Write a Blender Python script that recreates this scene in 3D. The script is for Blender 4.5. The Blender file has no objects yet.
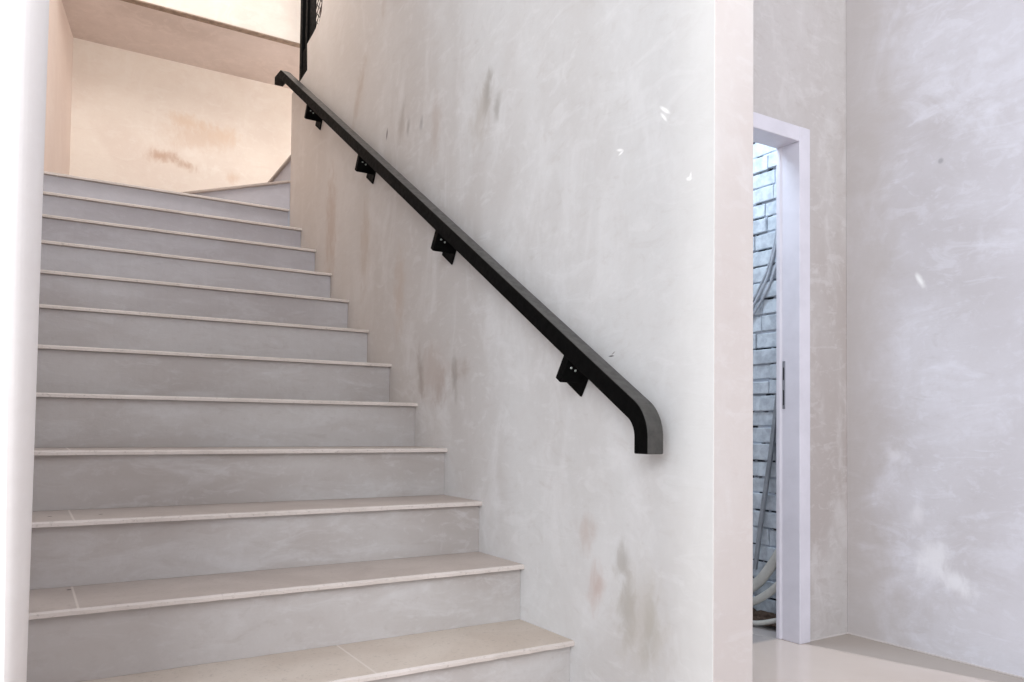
import bpy, bmesh, math, random
from mathutils import Vector, Matrix
random.seed(7)
sc = bpy.context.scene
col = sc.collection

# ---------------------------------------------------------------- materials
def new_mat(name):
    m = bpy.data.materials.new(name); m.use_nodes = True
    nt = m.node_tree; nt.nodes.clear()
    out = nt.nodes.new('ShaderNodeOutputMaterial')
    b = nt.nodes.new('ShaderNodeBsdfPrincipled')
    nt.links.new(b.outputs[0], out.inputs[0])
    return m, nt, b

def srgb(c):
    return tuple(((v/255)/12.92 if v/255 <= .04045 else ((v/255+.055)/1.055)**2.4) for v in c) + (1,)

class NT:
    """short-hand around a node tree"""
    def __init__(s, nt):
        s.nt = nt
        s.co = nt.nodes.new('ShaderNodeTexCoord').outputs['Object']
    def n(s, t, **k):
        o = s.nt.nodes.new(t)
        for a, v in k.items(): setattr(o, a, v)
        return o
    def l(s, a, b): s.nt.links.new(a, b)
    def noise(s, scale, detail=4, rough=.6, dist=0, stretch=(1, 1, 1), off=(0, 0, 0)):
        mp = s.n('ShaderNodeMapping'); mp.inputs['Scale'].default_value = stretch
        mp.inputs['Location'].default_value = off
        s.l(s.co, mp.inputs[0])
        t = s.n('ShaderNodeTexNoise'); t.inputs['Scale'].default_value = scale
        t.inputs['Detail'].default_value = detail; t.inputs['Roughness'].default_value = rough
        t.inputs['Distortion'].default_value = dist
        s.l(mp.outputs[0], t.inputs[0]); return t.outputs[0]
    def ramp(s, v, a, b, lo=0., hi=1.):
        r = s.n('ShaderNodeMapRange'); r.interpolation_type = 'SMOOTHSTEP'
        s.l(v, r.inputs[0])
        for i, x in enumerate((a, b, lo, hi)): r.inputs[1+i].default_value = x
        return r.outputs[0]
    def math(s, op, a, b=None, clamp=False):
        m = s.n('ShaderNodeMath', operation=op, use_clamp=clamp)
        for i, v in enumerate((a, b)):
            if v is None: continue
            if isinstance(v, (int, float)): m.inputs[i].default_value = v
            else: s.l(v, m.inputs[i])
        return m.outputs[0]
    def mix(s, f, a, b, mode='MIX'):
        m = s.n('ShaderNodeMix', data_type='RGBA', blend_type=mode)
        if isinstance(f, (int, float)): m.inputs[0].default_value = f
        else: s.l(f, m.inputs[0])
        for i, v in ((6, a), (7, b)):
            if isinstance(v, tuple): m.inputs[i].default_value = v
            else: s.l(v, m.inputs[i])
        return m.outputs[2]
    def xyz(s):
        o = s.n('ShaderNodeSeparateXYZ'); s.l(s.co, o.inputs[0]); return o.outputs
    def bump(s, h, strength, dist, bsdf, prev=None):
        b = s.n('ShaderNodeBump'); b.inputs['Strength'].default_value = strength
        b.inputs['Distance'].default_value = dist
        s.l(h, b.inputs['Height'])
        if prev is not None: s.l(prev, b.inputs['Normal'])
        s.l(b.outputs[0], bsdf.inputs['Normal']); return b.outputs[0]
    def blob(s, ua, va, u, v, ru, rv, ang=0., soft=.6, rag=.35, nz=None):
        """ragged elliptical mask in the plane of the coordinates ua, va"""
        du = s.math('SUBTRACT', ua, u); dv = s.math('SUBTRACT', va, v)
        c, k = math.cos(ang), math.sin(ang)
        a = s.math('ADD', s.math('MULTIPLY', du, c/ru), s.math('MULTIPLY', dv, k/ru))
        b = s.math('ADD', s.math('MULTIPLY', du, -k/rv), s.math('MULTIPLY', dv, c/rv))
        d = s.math('ADD', s.math('MULTIPLY', a, a), s.math('MULTIPLY', b, b))
        d = s.math('SQRT', d)
        if nz is not None: d = s.math('ADD', d, s.math('MULTIPLY', s.math('SUBTRACT', nz, .5), rag*6))
        return s.ramp(d, 1-soft, 1+soft*.3, 1., 0.)

def plaster(name, base, dark, light, scale=1., streak=(1, 1, .25), contrast=1., marks=(), axes=('Y', 'Z'), rough=.62,
            extra=None):
    m, nt, b = new_mat(name); N = NT(nt)
    big = N.noise(1.3*scale, 3, .55, .4, streak)
    med = N.noise(5*scale, 5, .65, .8, streak, (3, 1, 7))
    fine = N.noise(42*scale, 4, .7, 0, (1, 1, .7), (1, 5, 2))
    tro = N.noise(9*scale, 6, .62, 1.0, (.6, .6, 1.6), (8, 3, 1))
    c = N.mix(N.ramp(big, .40, .64, 0, .75*contrast), srgb(base), srgb(dark))
    c = N.mix(N.ramp(med, .47, .70, 0, .60*contrast), c, srgb(light))
    c = N.mix(N.ramp(tro, .56, .66, 0, .38*contrast), c, srgb(light))
    c = N.mix(N.ramp(tro, .28, .42, .38*contrast, 0), c, srgb(dark))
    c = N.mix(N.ramp(fine, .35, .7, 0, .10), c, srgb(dark))
    pat = N.noise(17*scale, 5, .7, .5, (.8, .8, 1.3), (2, 9, 4))
    c = N.mix(N.ramp(pat, .54, .66, 0, .30*contrast), c, srgb(light))
    c = N.mix(N.ramp(pat, .32, .45, .26*contrast, 0), c, srgb(dark))
    X = N.xyz(); ua, va = X[axes[0]], X[axes[1]]
    nz = N.noise(26, 4, .6, .5, (1, 1, .55), (4, 4, 4))
    if extra: c = extra(N, c, X)
    for (u, v, ru, rv, ang, colr, st) in marks:
        k = N.blob(ua, va, u, v, ru, rv, ang, .95 if max(ru, rv) > .03 else .7, .30 if max(ru, rv) > .03 else .05, nz)
        c = N.mix(N.math('MULTIPLY', k, st*(1.1 if max(ru, rv) > .03 else 1)), c, srgb(colr))
    N.l(c, b.inputs['Base Color'])
    b.inputs['Roughness'].default_value = rough
    b.inputs['Specular IOR Level'].default_value = .28
    h = N.math('ADD', N.math('MULTIPLY', tro, .6), N.math('MULTIPLY', fine, .18))
    N.bump(h, .22, .012, b)
    return m

GREY = (120, 116, 112); WHT = (250, 250, 250); PNK = (206, 178, 168)
marks_inner = [
    (.572, 1.869, .035, .10, .25, (135, 130, 122), .6), (.50, 1.80, .03, .06, .1, (150, 146, 140), .5),
    (1.107, .858, .035, .11, -.1, (135, 122, 114), .55), (.80, .835, .025, .11, -.15, (138, 128, 120), .5),
    (.93, .80, .06, .08, 0, (165, 148, 140), .5), (.74, .86, .07, .05, 0, (165, 152, 144), .45),
    (-.243, .142, .045, .09, 0, (150, 146, 138), .55), (-.22, .27, .035, .06, 0, (155, 150, 143), .5),
    (-.33, .10, .035, .10, .2, (152, 150, 140), .5), (-.10, .18, .04, .08, .2, (185, 160, 150), .5),
    (-.05, .33, .05, .06, .2, (182, 162, 152), .4),
    (1.279, 1.972, .02, .05, .2, (140, 132, 126), .5), (1.14, 1.95, .02, .04, .2, (130, 125, 124), .45),
    (1.0, 1.88, .05, .16, .1, (185, 172, 164), .5), (1.9, 2.35, .05, .2, .5, (185, 165, 150), .5),
    (1.55, 2.8, .05, .2, .2, (178, 160, 146), .5),
    (-.38, 1.488, .006, .026, -.9, WHT, 1.), (-.376, 1.47, .005, .02, -.7, WHT, 1.),
    (-.195, 1.435, .018, .005, .3, WHT, .9), (-.20, 1.425, .014, .004, -.3, WHT, .9),
    (-.47, 1.28, .012, .006, .2, WHT, 1.), (-.475, 1.285, .004, .012, .2, WHT, 1.),
    (-.163, .848, .014, .0022, 0, (45, 40, 38), 1.), (-.172, .856, .010, .0018, -.5, (110, 100, 95), .8),
    (1.52, 2.02, .010, .03, .2, (110, 100, 95), .9), (1.35, 2.02, .04, .10, .2, (168, 158, 150), .6), (.62, 1.80, .09, .14, .3, (186, 180, 174), .6), (-.30, .12, .12, .16, 0, (188, 182, 174), .5), (1.0, .86, .16, .14, 0, (186, 172, 164), .5),
    (1.78, 1.55, .08, .26, 0, (186, 166, 150), .5), (1.35, 1.25, .07, .22, 0, (190, 168, 152), .4),
    (2.3, 1.75, .10, .35, 0, (186, 160, 142), .5),
]
def bright_edge(N, c, X):      # bright light on the corner and warm light deeper in, painted as colour
    k = N.ramp(N.math('ADD', X['Y'], N.math('MULTIPLY', N.noise(6, 3), .1)), -.50, -.30, 1, 0)
    c = N.mix(N.math('MULTIPLY', k, .6), c, srgb((236, 236, 234)))
    k = N.ramp(X['Y'], .4, 2.4, 0, .5)
    return N.mix(k, c, srgb((212, 194, 178)))
M = {}
M['inner'] = plaster('plaster_inner_wall', (209, 209, 209), (188, 183, 180), (222, 222, 223), .85, (1, 1, .55), .85,
                     marks_inner, extra=bright_edge)
M['end'] = plaster('plaster_wall_end', (206, 200, 197), (196, 186, 182), (212, 208, 207), 1.2, (1, 1, .5), .8)
def riser_tone(N, c, X):       # cool daylight on upper steps, shade at lower left, painted into the colour
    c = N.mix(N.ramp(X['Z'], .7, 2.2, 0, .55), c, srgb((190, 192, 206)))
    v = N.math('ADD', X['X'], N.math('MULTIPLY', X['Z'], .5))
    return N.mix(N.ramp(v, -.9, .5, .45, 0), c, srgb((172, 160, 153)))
def corner_tone(N, c, X):      # browner towards the corner with a ragged edge, paler away from it
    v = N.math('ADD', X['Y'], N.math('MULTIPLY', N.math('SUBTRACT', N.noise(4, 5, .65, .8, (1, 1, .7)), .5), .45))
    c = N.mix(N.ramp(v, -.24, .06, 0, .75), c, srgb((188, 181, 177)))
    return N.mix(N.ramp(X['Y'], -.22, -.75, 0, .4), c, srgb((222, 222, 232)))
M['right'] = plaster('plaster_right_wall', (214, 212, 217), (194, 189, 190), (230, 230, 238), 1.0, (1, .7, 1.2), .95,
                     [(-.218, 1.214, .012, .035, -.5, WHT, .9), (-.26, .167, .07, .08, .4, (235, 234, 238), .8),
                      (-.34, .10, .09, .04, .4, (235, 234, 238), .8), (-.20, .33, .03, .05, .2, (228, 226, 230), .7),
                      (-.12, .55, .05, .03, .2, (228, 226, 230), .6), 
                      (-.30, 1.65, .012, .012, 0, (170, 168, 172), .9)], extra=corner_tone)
M['doorwall'] = plaster('plaster_doorway_wall', (196, 191, 189), (178, 169, 165), (210, 206, 205), 1.2, (1, 1, .5), 1.1, axes=('X', 'Z'))
M['cream'] = plaster('plaster_landing_wall', (234, 224, 213), (222, 207, 196), (240, 233, 224), 1., (1, 1, .8), .8,
                     [(-.58, 2.70, .12, .05, .1, (196, 166, 146), .8), (-.40, 2.66, .09, .045, -.3, (196, 168, 148), .75), (-.3, 2.9, .3, .12, .1, (218, 196, 178), .6),
                      (-.38, 3.0, .16, .07, -.2, (222, 200, 180), .7), (-.12, 2.95, .14, .08, 0, (224, 202, 182), .6),
                      (-.05, 2.62, .06, .05, 0, (216, 190, 170), .6)], axes=('X', 'Z'))
M['soffit'] = plaster('plaster_soffit', (216, 202, 195), (202, 187, 179), (226, 212, 205), 1.4, (1, 1, 1), 1., axes=('X', 'Y'))
M['side'] = plaster('plaster_stair_side', (226, 209, 199), (214, 195, 184), (232, 218, 208), 1., (1, 1, .4), .6)
M['leftw'] = plaster('plaster_white_wall', (244, 242, 242), (236, 232, 231), (250, 250, 250), 1., (1, 1, .4), .4)
M['risers'] = plaster('cement_riser', (196, 192, 190), (172, 163, 158), (208, 206, 206), 1.2, (.5, 1, 1.6), .95, axes=('X', 'Z'), rough=.55, extra=riser_tone)

def stone(name, base, dark, joints=()):
    m, nt, b = new_mat(name); N = NT(nt)
    a = N.noise(3.5, 5, .6, .6); f = N.noise(90, 3, .7)
    c = N.mix(N.ramp(a, .35, .7), srgb(base), srgb(dark))
    c = N.mix(N.ramp(f, .56, .7, 0, .35), c, srgb((150, 138, 130)))
    X = N.xyz()
    for j in joints:
        d = N.math('ABSOLUTE', N.math('SUBTRACT', X['X'], j))
        c = N.mix(N.ramp(d, .0015, .004, .8, 0), c, srgb((222, 212, 204)))
    # pale worn line along the back of the tread and its front edge
    N.l(c, b.inputs['Base Color'])
    b.inputs['Roughness'].default_value = .5
    N.bump(f, .15, .003, b)
    return m
M['tread'] = stone('limestone_tread', (196, 184, 176), (182, 169, 161), (-.60,))
M['nosing'] = stone('worn_nosing', (220, 210, 204), (206, 196, 189))
M['hole'] = stone('dark_hole', (70, 55, 45), (50, 40, 35))

# floor: polished screed with a greyer, rougher strip along the walls
def floor_mat():
    m, nt, b = new_mat('polished_screed'); N = NT(nt)
    a = N.noise(2.2, 4, .5, .3); f = N.noise(30, 4, .6)
    c = N.mix(N.ramp(a, .35, .7), srgb((218, 204, 194)), srgb((210, 195, 184)))
    X = N.xyz()
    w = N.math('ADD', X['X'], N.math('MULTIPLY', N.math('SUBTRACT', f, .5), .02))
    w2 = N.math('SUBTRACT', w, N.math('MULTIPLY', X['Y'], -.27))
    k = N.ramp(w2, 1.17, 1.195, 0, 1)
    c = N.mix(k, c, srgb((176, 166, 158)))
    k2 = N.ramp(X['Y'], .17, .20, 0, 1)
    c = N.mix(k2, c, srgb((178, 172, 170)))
    N.l(c, b.inputs['Base Color'])
    N.l(N.math('ADD', N.math('MULTIPLY', k, .4), .16), b.inputs['Roughness'])
    N.bump(a, .05, .01, b)
    return m
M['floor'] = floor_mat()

def simple(name, c, rough=.5, metal=0., var=.08, scale=20, spec=.5, bump=0., c2=None):
    m, nt, b = new_mat(name); N = NT(nt)
    v = N.noise(scale, 4, .6)
    base = srgb(c); d = srgb(c2) if c2 else tuple(x*(1-var*3) for x in base[:3])+(1,)
    N.l(N.mix(N.ramp(v, .35, .7), base, d), b.inputs['Base Color'])
    N.l(N.ramp(v, .3, .7, rough*.85, min(1, rough*1.15)), b.inputs['Roughness'])
    b.inputs['Metallic'].default_value = metal
    b.inputs['Specular IOR Level'].default_value = spec
    if bump: N.bump(v, bump, .004, b)
    return m
M['black'] = simple('black_painted_steel', (8, 8, 8), .6, 0, .1, 60, .05, .1)
M['rail_top_lit'] = simple('black_steel_lit_top', (66, 64, 61), .38, 0, .12, 40, .5, .15)  # light on the rail's top faces, painted as a paler grey
M['screw'] = simple('zinc_screw', (190, 200, 195), .3, .8)
M['frame'] = simple('white_painted_frame', (222, 219, 228), .4, 0, .03, 6, .4, .05)
M['strike'] = simple('grey_steel_plate', (150, 152, 160), .35, .4)
M['slot'] = simple('dark_slot', (46, 46, 52), .7)
M['brick'] = simple('whitewashed_brick', (206, 214, 222), .75, 0, .04, 26, .3, .7, (178, 186, 196))
def mortar():
    m, nt, b = new_mat('patchy_mortar'); N = NT(nt)
    v = N.noise(11, 3, .6, .5, (1, .8, 1.5))
    N.l(N.mix(N.ramp(v, .50, .56), srgb((192, 200, 212)), srgb((46, 50, 58))), b.inputs['Base Color'])
    b.inputs['Roughness'].default_value = .9
    return m
M['mortar'] = mortar()
M['cable'] = simple('grey_plastic_conduit', (186, 192, 202), .4)
M['hose'] = simple('pale_flat_hose', (205, 204, 198), .5, 0, .06, 14, .4, .1)
M['debris'] = simple('brown_felt_debris', (92, 76, 66), .9, 0, .12, 40, .2, .5)
M['dirty'] = simple('dull_grey_strip', (150, 155, 162), .5)

# ---------------------------------------------------------------- mesh helpers
def link(name, bm, m, parent=None, bevel=0, smooth=False, seg=2):
    me = bpy.data.meshes.new(name)
    bmesh.ops.recalc_face_normals(bm, faces=bm.faces)
    bm.to_mesh(me); bm.free()
    ms = m if isinstance(m, (list, tuple)) else [m]
    for x in ms: me.materials.append(x)
    o = bpy.data.objects.new(name, me); col.objects.link(o)
    if parent: o.parent = parent
    if bevel:
        md = o.modifiers.new('bevel', 'BEVEL'); md.width = bevel; md.segments = seg; md.limit_method = 'ANGLE'
        md.angle_limit = math.radians(40)
    if smooth:
        for p in me.polygons: p.use_smooth = True
    return o

def box(bm, x0, x1, y0, y1, z0, z1, mi=0, mat=None):
    vs = [bm.verts.new(Vector((x, y, z))) for x in (x0, x1) for y in (y0, y1) for z in (z0, z1)]
    if mat is not None:
        for v in vs: v.co = mat @ v.co
    for f in ((0, 1, 3, 2), (4, 6, 7, 5), (0, 4, 5, 1), (2, 3, 7, 6), (0, 2, 6, 4), (1, 5, 7, 3)):
        bm.faces.new([vs[i] for i in f]).material_index = mi
    return vs

def prism(bm, pts, fn0, fn1):
    """extrude polygon pts from fn0(p) to fn1(p)"""
    a = [bm.verts.new(fn0(p)) for p in pts]; b = [bm.verts.new(fn1(p)) for p in pts]
    n = len(pts)
    bm.faces.new(a); bm.faces.new(b[::-1])
    for i in range(n): bm.faces.new([a[i], a[(i+1) % n], b[(i+1) % n], b[i]])

def tube(bm, pts, r, n=8, sy=1.):
    """round (or flattened) tube through pts"""
    pts = [Vector(p) for p in pts]; rings = []
    for i, p in enumerate(pts):
        t = (pts[min(i+1, len(pts)-1)] - pts[max(i-1, 0)]).normalized()
        u = Vector((1, 0, 0)); u = (u - t*u.dot(t)).normalized(); v = t.cross(u)
        rings.append([bm.verts.new(p + u*math.cos(a)*r*sy + v*math.sin(a)*r) for a in [2*math.pi*k/n for k in range(n)]])
    for a, b in zip(rings, rings[1:]):
        for k in range(n): bm.faces.new([a[k], a[(k+1) % n], b[(k+1) % n], b[k]])
    bm.faces.new(rings[0][::-1]); bm.faces.new(rings[-1])

def smooth_path(pts, n=8):
    P = [Vector(p) for p in pts]; P = [P[0]*2-P[1]] + P + [P[-1]*2-P[-2]]; out = []
    for i in range(1, len(P)-2):
        for k in range(n):
            t = k/n
            out.append(.5*((2*P[i]) + (P[i+1]-P[i-1])*t + (2*P[i-1]-5*P[i]+4*P[i+1]-P[i+2])*t*t
                           + (3*P[i]-P[i-1]-3*P[i+1]+P[i+2])*t**3))
    out.append(P[-2]); return out

def struct(o): o['kind'] = 'structure'; return o
def tag(o, label, cat, group=None):
    o['label'] = label; o['category'] = cat
    if group: o['group'] = group
    return o
def empty(name, loc=(0, 0, 0)):
    o = bpy.data.objects.new(name, None); o.location = loc; o.empty_display_size = .1; col.objects.link(o); return o

# ---------------------------------------------------------------- dimensions (metres)
R = .185; T = .2838; FL = -R                       # riser, going, room floor level
def ny(k): return k*T

# ---------------------------------------------------------------- the setting
bm = bmesh.new(); box(bm, -4.5, 2.0, -6, .95, FL-.12, FL)
struct(link('floor', bm, M['floor']))

# partition between stair and room: plane x = 0, stepped outline at its upper far end
bm = bmesh.new()
prof = [(-.557, FL), (3.112, FL), (3.118, 2.3), (3.125, 2.79), (2.95, 2.806), (2.80, 2.822), (2.812, 2.99),
        (2.70, 3.005), (2.575, 3.03), (2.54, 3.07), (2.525, 3.14), (2.50, 4.4), (-.557, 4.4)]
prism(bm, prof, lambda p: Vector((0, p[0], p[1])), lambda p: Vector((.140, p[0], p[1])))
bm.faces.ensure_lookup_table()
o = struct(link('wall_inner', bm, [M['inner'], M['end']], bevel=.0025, seg=2))
for p in o.data.polygons:
    if p.normal.y < -.9 and p.center.y < -.5: p.material_index = 1

# room right wall and doorway wall
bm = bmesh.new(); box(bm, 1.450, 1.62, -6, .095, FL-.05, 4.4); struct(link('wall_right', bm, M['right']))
bm = bmesh.new()
DX0, DX1, DZ = .372, 1.138, 1.775
box(bm, 1.194, 1.62, .096, .20, FL-.05, 4.4); box(bm, .141, .309, .096, .20, FL-.05, 4.4)
box(bm, .309, 1.194, .096, .20, 1.83, 4.4)
struct(link('wall_doorway', bm, M['doorwall']))

# door frame
d = empty('door_1', (1.0, .1, FL)); struct(d)
def dloc(x, y, z): return (x-1.0, y-.1, z-FL)
bm = bmesh.new()
prof = [(DX1, .082), (1.202, .082), (1.202, .098), (1.195, .098), (1.195, .19), (1.130, .19), (1.130, .172), (DX1, .166)]
prism(bm, prof, lambda p: Vector(dloc(p[0], p[1], FL)), lambda p: Vector(dloc(p[0], p[1], 1.838)))
prism(bm, [(DX0+DX1-a, b) for a, b in prof], lambda p: Vector(dloc(p[0], p[1], FL)), lambda p: Vector(dloc(p[0], p[1], 1.838)))
box(bm, *[v for t in zip(dloc(DX0, .083, 1.778), dloc(DX1, .19, 1.8375)) for v in t])
link('door_frame', bm, M['frame'], d, bevel=.005, seg=3)
bm = bmesh.new(); x0, y0, z0 = dloc(1.1355, .1515, .725); box(bm, x0, x0+.004, y0, y0+.012, z0, z0+.19)
sp = link('strike_plate', bm, M['strike'], d, bevel=.001)
bm = bmesh.new()
for a, b in ((.015, .075), (.115, .165)): box(bm, x0-.0006, x0+.003, y0+.003, y0+.009, z0+a, z0+b)
link('latch_slot', bm, M['slot'], sp)

# whitewashed brick wall beyond the doorway (plane x = 1.33)
bm = bmesh.new()
box(bm, 1.346, 1.45, .2, 1.0, FL-.05, 2.6, 1)
z = FL-.04; row = 0
while z < 2.5:
    h = .0665 + random.uniform(-.006, .006); y = .2 - random.uniform(0, .2)
    while y < 1.0:
        w = random.choice((.11, .2, .22)) + random.uniform(-.01, .01)
        g = random.choice((.0015, .003, .006)); dx = random.uniform(-.006, .006)
        if max(.2, y) < min(1., y+w) - .01:
            vs = box(bm, 1.335+dx, 1.40, max(.2, y), min(1., y+w-g*.7), z, z+h-g*.9)
            for v in vs:
                v.co.z += random.uniform(-.0022, .0022)
                if v.co.x < 1.36: v.co.x += random.uniform(-.003, .003)
        y += w
    z += h + .0055; row += 1
struct(link('wall_brick', bm, [M['brick'], M['mortar']], bevel=.004, seg=2))
bm = bmesh.new(); box(bm, .14, 1.45, .95, 1.05, FL-.05, 2.6); struct(link('wall_storage', bm, M['doorwall']))

# left wall with a rounded white corner at its near end that opens out upwards
bm = bmesh.new(); box(bm, -4.5, -1.4125, -.37, 3.3, FL, 4.4); struct(link('wall_left', bm, M['leftw']))
bm = bmesh.new()
def lw(zf, w, x1):
    pts = []
    for i in range(13):
        a = math.pi/2*i/12
        pts.append((x1 - w + w*math.sin(a), -.5 + .115 - .115*math.cos(a), zf))
    return [(-4.5, -.5, zf)] + pts + [(x1, -.37, zf), (-4.5, -.37, zf)]
lo, hi = lw(FL, .022, -1.4125), lw(4.4, .11, -1.396)
A = [bm.verts.new(p) for p in lo]; B = [bm.verts.new(p) for p in hi]; n = len(A)
bm.faces.new(A); bm.faces.new(B[::-1])
for i in range(n):
    fc = bm.faces.new([A[i], A[(i+1) % n], B[(i+1) % n], B[i]]); fc.smooth = 0 < i < 13
struct(link('trim_3', bm, M['leftw']))

# landing: side wall, back wall, slab above
YB = 4.6
bm = bmesh.new()
prism(bm, [(-1.412, 3.3), (-1.187, YB), (-1.187, YB+.1), (-1.8, YB+.1), (-1.8, 3.3)],
      lambda p: Vector((p[0], p[1], 1.5)), lambda p: Vector((p[0], p[1], 4.6)))
struct(link('wall_landing', bm, M['side']))
bm = bmesh.new(); box(bm, -1.9, 2.0, YB, YB+.15, 1.5, 4.6); struct(link('wall_back', bm, M['cream']))
bm = bmesh.new(); vs = box(bm, -1.8, 2.0, 3.777, YB+.05, 3.457, 4.6)
o = struct(link('ceiling', bm, [M['cream'], M['soffit']], bevel=.006))
for p in o.data.polygons:
    if p.normal.z < -.9: p.material_index = 1
bm = bmesh.new(); box(bm, -1.39, 2.0, 3.7775, 3.835, 3.449, 3.457)
struct(link('trim_4', bm, simple('brown_render_edge', (160, 140, 124), .8, 0, .1, 25, .2), bevel=.002))
bm = bmesh.new(); box(bm, 1.3, 1.4, 1.1, YB, 1.5, 4.6); struct(link('wall_far_right', bm, M['side']))

# ---------------------------------------------------------------- staircase
st = empty('staircase', (-.7, 0, FL))
tag(st, 'long straight pale stone and cement staircase climbing beside the plastered wall', 'staircase')
def S(v): return (v[0]+.7, v[1], v[2]-FL)
NT_ = .0155; OV = .024
def slab(k, y1, x1=-.0005):
    """stone tread with slightly uneven worn front edge"""
    bm = bmesh.new(); z1 = k*R; z0 = z1 - NT_; n = 44
    x0 = -1.4118
    rng = random.Random(k*13+1)
    jit = [rng.uniform(-.0022, .0022) for _ in range(n+1)]
    top = []; bev = []; bot = []; bk = []; bkb = []
    for i in range(n+1):
        x = x0 + (x1-x0)*i/n; j = jit[i]
        top.append(bm.verts.new(S((x, ny(k)+.007+j*.6, z1))))
        bev.append(bm.verts.new(S((x, ny(k)+j, z1-.005+j*.5))))
        bot.append(bm.verts.new(S((x, ny(k)+.001+j, z0+.001))))
        bk.append(bm.verts.new(S((x, y1, z1)))); bkb.append(bm.verts.new(S((x, y1, z0+.001))))
    for a, b, mi in ((bk, top, 0), (top, bev, 1), (bev, bot, 1), (bot, bkb, 0), (bkb, bk, 0)):
        for i in range(n): bm.faces.new([a[i], a[i+1], b[i+1], b[i]]).material_index = mi
    for i in (0, n): bm.faces.new([bk[i], top[i], bev[i], bot[i], bkb[i]])
    return bm
M['tread_first'] = stone('sandy_limestone_tread', (210, 198, 186), (200, 186, 173), (.067,))
for k in range(0, 12):
    bm = bmesh.new()
    rng = random.Random(k)
    # riser: a rendered cement face, slightly wavy
    n = 24; g = []
    y = ny(k)+OV
    for i in range(n+1):
        x = -1.4118 + 1.411*i/n; w = rng.uniform(-.0012, .0012)
        g.append([bm.verts.new(S((x, y+w, (k-1)*R+.0005))), bm.verts.new(S((x, y+w*.5, k*R-NT_))),
                  bm.verts.new(S((x, y+.08, (k-1)*R+.0005))), bm.verts.new(S((x, y+.08, k*R-NT_)))])
    for i in range(n):
        a, b = g[i], g[i+1]
        bm.faces.new([a[0], b[0], b[1], a[1]]); bm.faces.new([a[2], a[3], b[3], b[2]])
        bm.faces.new([a[1], b[1], b[3], a[3]]); bm.faces.new([a[0], a[2], b[2], b[0]])
    for a in (g[0], g[-1]): bm.faces.new([a[0], a[1], a[3], a[2]])
    link('riser', bm, M['risers'], st, smooth=False)
    y1 = ny(k+1)+OV+.02 if k < 11 else 4.6
    link('tread', slab(k, y1 if k < 11 else 3.3), [M['tread_first'] if k == 0 else M['tread'], M['nosing']], st)
# landing floor behind the top tread
bm = bmesh.new(); prism(bm, [(-1.410, 3.29), (-.001, 3.29), (-.001, YB-.001), (-1.184, YB-.001)], lambda p: Vector(S((p[0], p[1], 11*R-.15))), lambda p: Vector(S((p[0], p[1], 11*R-.0005))))
link('landing', bm, M['tread'], st)
# winding steps: riser running diagonally from the wall end to the back wall, then one square to it
wf = empty('winder_flight', (-.7, 0, FL))
tag(wf, 'two wedge shaped winding steps turning right at the top beyond the landing', 'stairs')
def wind(pts, z0, z1, ov):
    bm = bmesh.new(); prism(bm, pts, lambda p: Vector(S((p[0], p[1], z0))), lambda p: Vector(S((p[0], p[1], z1-NT_))))
    link('riser', bm, M['risers'], wf)
    bm = bmesh.new(); q = [(x+ox*ov, y+oy*ov) for (x, y), (ox, oy) in zip(pts, OFF)]
    prism(bm, q, lambda p: Vector(S((p[0], p[1], z1-NT_))), lambda p: Vector(S((p[0], p[1], z1))))
    link('tread', bm, [M['tread'], M['nosing']], wf, bevel=.003)
OFF = [(0, 0), (-.8, -.6), (0, 0), (0, 0)]
OFF = [(-.8, -.6), (-.8, -.6), (0, 0), (0, 0)]
wind([(.0, 3.128), (-1.17, 4.598), (1.0, 4.598), (1.0, 3.128)], 11*R, 12*R, .02)
OFF = [(-1, 0), (-1, 0), (0, 0), (0, 0)]
wind([(.03, 3.16), (.09, 4.597), (1.0, 4.597), (1.0, 3.16)], 12*R, 13*R, .02)
# three small fixing holes in the treads
for (x, y, z) in ((-1.309, .543, .185), (-1.355, .693, .37), (-1.225, .56, .37)):
    y = min(y, {.185: .575, .37: .85}[z])
    if z == .37: y = .70
    bm = bmesh.new(); bmesh.ops.create_circle(bm, cap_ends=True, segments=10, radius=.006)
    for v in bm.verts: v.co = Vector(S((x+v.co.x, y+v.co.y, z+.0008)))
    link('fixing_hole', bm, M['hole'], st)

# ---------------------------------------------------------------- handrail
SL = .638; TH = math.atan(SL); ct, sn = math.cos(TH), math.sin(TH)
XO, XI = -.10, -.046; W = .052
hr = empty('handrail', (-.076, -.405, .58))
tag(hr, 'black square steel handrail sloping up the plastered stair wall on four brackets', 'handrail')
def Hh(v): return Vector((v[0]+.076, v[1]+.405, v[2]-.58))
def cz(y): return .9245 + SL*y
path = [(-.405, .577), (-.405, .60)]
Rr = .085; turn = math.pi/2-TH; Tt = Rr*math.tan(turn/2)
zi = cz(-.405); cy_ = -.405+Rr; zc = zi-Tt
for i in range(13):
    a = math.pi - turn*i/12
    path.append((cy_+Rr*math.cos(a), zc+Rr*math.sin(a)))
path.append((3.01, cz(3.01)))
path.append((3.04, cz(3.035))); path.append((3.17, cz(3.045)))
bm = bmesh.new(); rings = []
for i, (y, z) in enumerate(path):
    a = Vector(path[max(i-1, 0)]); b = Vector(path[min(i+1, len(path)-1)]); c = Vector((y, z))
    if i in (0, len(path)-1): t = (b-a).normalized(); k = 1
    else:
        t1 = (c-a).normalized(); t2 = (b-c).normalized(); t = (t1+t2).normalized(); k = 1/max(.5, t.dot(t1))
    nrm = Vector((-t.y, t.x))*W/2*k
    rings.append([bm.verts.new(Hh((x, y+s*nrm.x, z+s*nrm.y))) for x, s in ((XO, -1), (XO, 1), (XI, 1), (XI, -1))])
for a, b in zip(rings, rings[1:]):
    for k in range(4): bm.faces.new([a[k], a[(k+1) % 4], b[(k+1) % 4], b[k]]).material_index = 1 if k == 1 else 0
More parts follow.
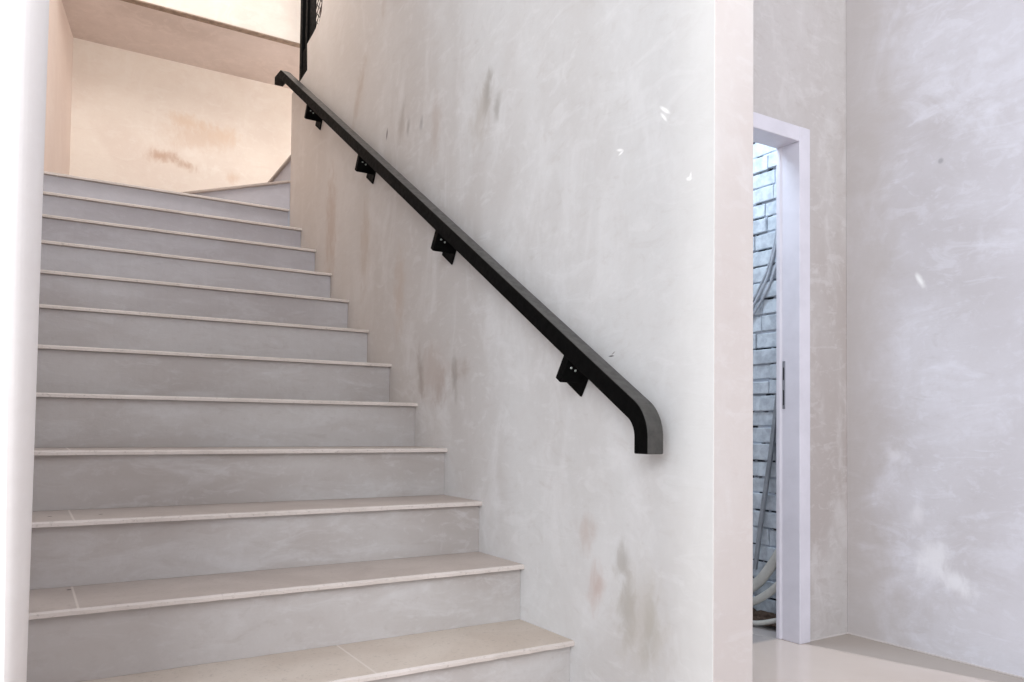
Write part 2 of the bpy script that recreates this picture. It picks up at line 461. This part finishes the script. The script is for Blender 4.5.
bm.faces.new(rings[0][::-1]); bm.faces.new(rings[-1])
link('rail', bm, [M['black'], M['rail_top_lit']], hr, bevel=.003, seg=2)

def bracket_arm():
    bm = bmesh.new(); box(bm, XO+.001, -.001, 0, .028, -.074, .004)      # local: x, along slope, normal
    return bm
def bracket_plate():
    bm = bmesh.new(); box(bm, -.008, -.0005, -.002, .10, -.119, -.02); return bm
first = None
for ys in (-.049, .805, 1.655, 2.49):
    zb = .8925 + SL*ys
    # point on the underside of the rail perpendicular to the low corner
    base = Vector((0, ys, zb-.088)) + Vector((0, -sn, ct))*.074
    mt = Matrix(((1, 0, 0), (0, ct, -sn), (0, sn, ct))).to_4x4()
    mt.translation = Hh(base)
    if first is None:
        a = link('bracket_arm', bracket_arm(), M['black'], hr, bevel=.002); a.matrix_local = mt
        p = link('wall_plate', bracket_plate(), M['black'], a, bevel=.003)
        sw = []
        for xx in (-.078, -.060):
            b2 = bmesh.new(); bmesh.ops.create_uvsphere(b2, u_segments=10, v_segments=6, radius=.0042)
            for v in b2.verts: v.co = Vector((v.co.x, v.co.y*.6, v.co.z)) + Vector((xx, -.0005, -.024 - (xx+.078)*.45))
            sw.append(link('screw', b2, M['screw'], a, smooth=True))
        first = (a, [p]+sw)
    else:
        a = first[0].copy(); col.objects.link(a); a.matrix_local = mt
        for ch in first[1]:
            c = ch.copy(); col.objects.link(c); c.parent = a

# ---------------------------------------------------------------- upper balustrade behind the notch of the wall
br = empty('stair_railing', (.05, 2.9, 2.8))
tag(br, 'black metal railing with openwork mesh panel, rising behind the wall top above the handrail', 'railing')
def Bq(v): return (v[0]-.05, v[1]-2.9, v[2]-2.8)
def bbox(bm, x0, x1, y0, y1, z0, z1): box(bm, *[v for t in zip(Bq((x0, y0, z0)), Bq((x1, y1, z1))) for v in t])
bm = bmesh.new(); bbox(bm, .02, .065, 2.985, 3.035, 2.80, 4.3); link('post', bm, M['black'], br, bevel=.003)
bm = bmesh.new(); bbox(bm, .025, .06, 2.895, 2.935, 2.80, 4.3); bbox(bm, .025, .06, 2.935, 2.985, 2.80, 3.02)
link('panel_frame', bm, M['black'], br, bevel=.002)
bm = bmesh.new()
bbox(bm, .036, .040, 2.765, 2.90, 2.98, 4.3)
link('backing_strip', bm, M['black'], br)
bm = bmesh.new()
for i in range(30):
    for s in (-1, 1):
        z0 = 2.75 + i*.055
        tube(bm, [Bq((.037+s*.002, 2.5, z0 + s*.13)), Bq((.037+s*.002, 2.80, z0 - s*.13))], .0024, 5)
link('mesh_panel', bm, M['black'], br)
bm = bmesh.new(); tube(bm, smooth_path([Bq((.02, 2.62, 2.98)), Bq((.02, 2.60, 3.08)), Bq((.02, 2.575, 3.14)), Bq((.02, 2.585, 3.2))]), .010, 8)
link('scroll_bar', bm, simple('rusty_brown_bar', (70, 42, 34), .6), br, smooth=True)

# pale residue lines where the walls meet the floor
bm = bmesh.new(); box(bm, 1.4455, 1.4505, -6, .095, FL, FL+.006); struct(link('trim_1', bm, M['end'], bevel=.001))
bm = bmesh.new(); box(bm, 1.203, 1.4455, .090, .096, FL, FL+.006); struct(link('trim_2', bm, M['end'], bevel=.001))

# ---------------------------------------------------------------- things beyond the doorway
G = 'grey conduits hanging against the brick wall'
XC = 1.315
cabs = [
    ([(.335, 1.76), (.338, 1.62), (.352, 1.50), (.385, 1.38), (.425, 1.30), (.50, 1.20), (.60, 1.12)], .0052,
     'grey conduit curving down the white brick wall, outermost of the hanging bunch'),
    ([(.318, 1.76), (.325, 1.60), (.345, 1.47), (.375, 1.37), (.412, 1.285), (.49, 1.18), (.60, 1.09)], .0068,
     'thicker grey conduit in the middle of the bunch on the brick wall'),
    ([(.30, 1.74), (.306, 1.56), (.322, 1.44), (.352, 1.35), (.395, 1.262), (.47, 1.165), (.58, 1.06)], .0062,
     'grey conduit hanging closest to the door frame, innermost of the bunch'),
]
for pts, r, lab in cabs:
    bm = bmesh.new(); tube(bm, smooth_path([(XC+.018-r, y, z) for y, z in pts]), r, 8)
    tag(link('conduit', bm, M['cable'], smooth=True), lab, 'conduit', G)
bm = bmesh.new(); prism(bm, [(.322, .80), (.340, .80), (.382, .52), (.432, .24), (.462, .03), (.445, .03), (.412, .24), (.362, .52)],
                        lambda p: Vector((1.308, *p)), lambda p: Vector((1.321, *p)))
tag(link('trunking_strip', bm, M['dirty'], bevel=.002), 'dull grey flat strip leaning against the brick wall beside the jamb', 'strip')
hoses = [
    ([(.22, .215), (.29, .135), (.345, .06), (.41, -.015), (.50, -.07), (.62, -.09)], .024, 1.284,
     'pale flat hose loop leaning highest on the brick wall by the floor'),
    ([(.22, .06), (.30, -.02), (.37, -.072), (.44, -.108), (.52, -.12), (.62, -.12)], .017, 1.255,
     'pale hose sweeping low in front of the dark debris by the door jamb'),
]
for pts, r, x, lab in hoses:
    bm = bmesh.new(); tube(bm, smooth_path([(x, y, z) for y, z in pts]), r, 10, .4)
    tag(link('hose', bm, M['hose'], smooth=True), lab, 'hose', 'pale hoses on the floor beyond the doorway')
t = empty('debris_tray', (1.27, .40, FL))
tag(t, 'shallow pale tray of dark debris on the floor beyond the door frame', 'tray')
bm = bmesh.new()
for k in range(2):
    pass
n = 20; ra = []; rb = []
tube(bm, smooth_path([(1.22-1.27, .26-.40, .045), (1.20-1.27, .33-.40, .022), (1.20-1.27, .40-.40, .012), (1.20-1.27, .50-.40, .014), (1.22-1.27, .60-.40, .02)]), .010, 8)
link('rim', bm, M['hose'], t, smooth=True)
bm = bmesh.new()
gx, gy = 8, 18; vv = []
for i in range(gx+1):
    for j in range(gy+1):
        x = 1.215 + .09*i/gx; y = .25 + .37*j/gy
        vv.append(bm.verts.new((x-1.27, y-.40, .015 + .03*i/gx + random.uniform(-.006, .006))))
for i in range(gx):
    for j in range(gy):
        a = i*(gy+1)+j; bm.faces.new([vv[a], vv[a+1], vv[a+gy+2], vv[a+gy+1]])
link('debris', bm, M['debris'], t)

# ---------------------------------------------------------------- camera
f, yaw, pitch, roll, cyp = 785.343, .5563, .0309, .0108, 402.775
F = Vector((math.sin(yaw)*math.cos(pitch), math.cos(yaw)*math.cos(pitch), math.sin(pitch)))
Rt = Vector((math.cos(yaw), -math.sin(yaw), 0)); U = Rt.cross(F)
R2 = Rt*math.cos(roll) + U*math.sin(roll); U2 = -Rt*math.sin(roll) + U*math.cos(roll)
cam = bpy.data.cameras.new('camera'); co = bpy.data.objects.new('camera', cam); col.objects.link(co)
mw = Matrix((R2, U2, -F)).transposed().to_4x4(); mw.translation = (-1.4266, -1.9206, .6416)
co.matrix_world = mw
cam.sensor_width = 36; cam.lens = f*36/1024; cam.shift_y = (cyp-341)/1024; cam.clip_start = .05
sc.camera = co

# ---------------------------------------------------------------- light
def area(name, loc, to, size, power, colr, sy=None):
    l = bpy.data.lights.new(name, 'AREA'); l.energy = power; l.color = colr; l.size = size
    if sy: l.shape = 'RECTANGLE'; l.size_y = sy
    o = bpy.data.objects.new(name, l); col.objects.link(o); o.location = loc
    o.rotation_euler = (Vector(to)-Vector(loc)).to_track_quat('-Z', 'Y').to_euler(); return o
area('window_light', (-3.9, -3.6, 2.3), (.2, .2, .8), 2.8, 165, (.91, .95, 1.), 2.2)
area('room_light', (.9, -3.2, 3.2), (.9, .3, .6), 1.6, 36, (.93, .95, 1.))
area('landing_light', (-.6, 2.2, 4.3), (-.5, 4.4, 2.9), 1.3, 26, (1., .955, .91), .8)
area('landing_fill_light', (1.15, 3.6, 3.0), (-1.0, 4.3, 2.9), .8, 13, (1., .965, .925))  # added lamp hidden behind the wall, lifts the back wall and soffit
lf = area('stair_fill_light', (-.9, -2.6, 1.7), (-.55, 4.6, 3.15), .8, 4.5, (1., .95, .90))
lf.data.spread = math.radians(55)
area('storage_light', (.75, .5, 2.3), (1.25, .4, .8), .4, 13, (.72, .86, 1.))
w = bpy.data.worlds.new('world'); sc.world = w; w.use_nodes = True
w.node_tree.nodes['Background'].inputs[0].default_value = (.93, .95, 1., 1)
w.node_tree.nodes['Background'].inputs[1].default_value = .8
sc.view_settings.view_transform = 'Standard'
sc.view_settings.look = 'None'
sc.view_settings.exposure = .07
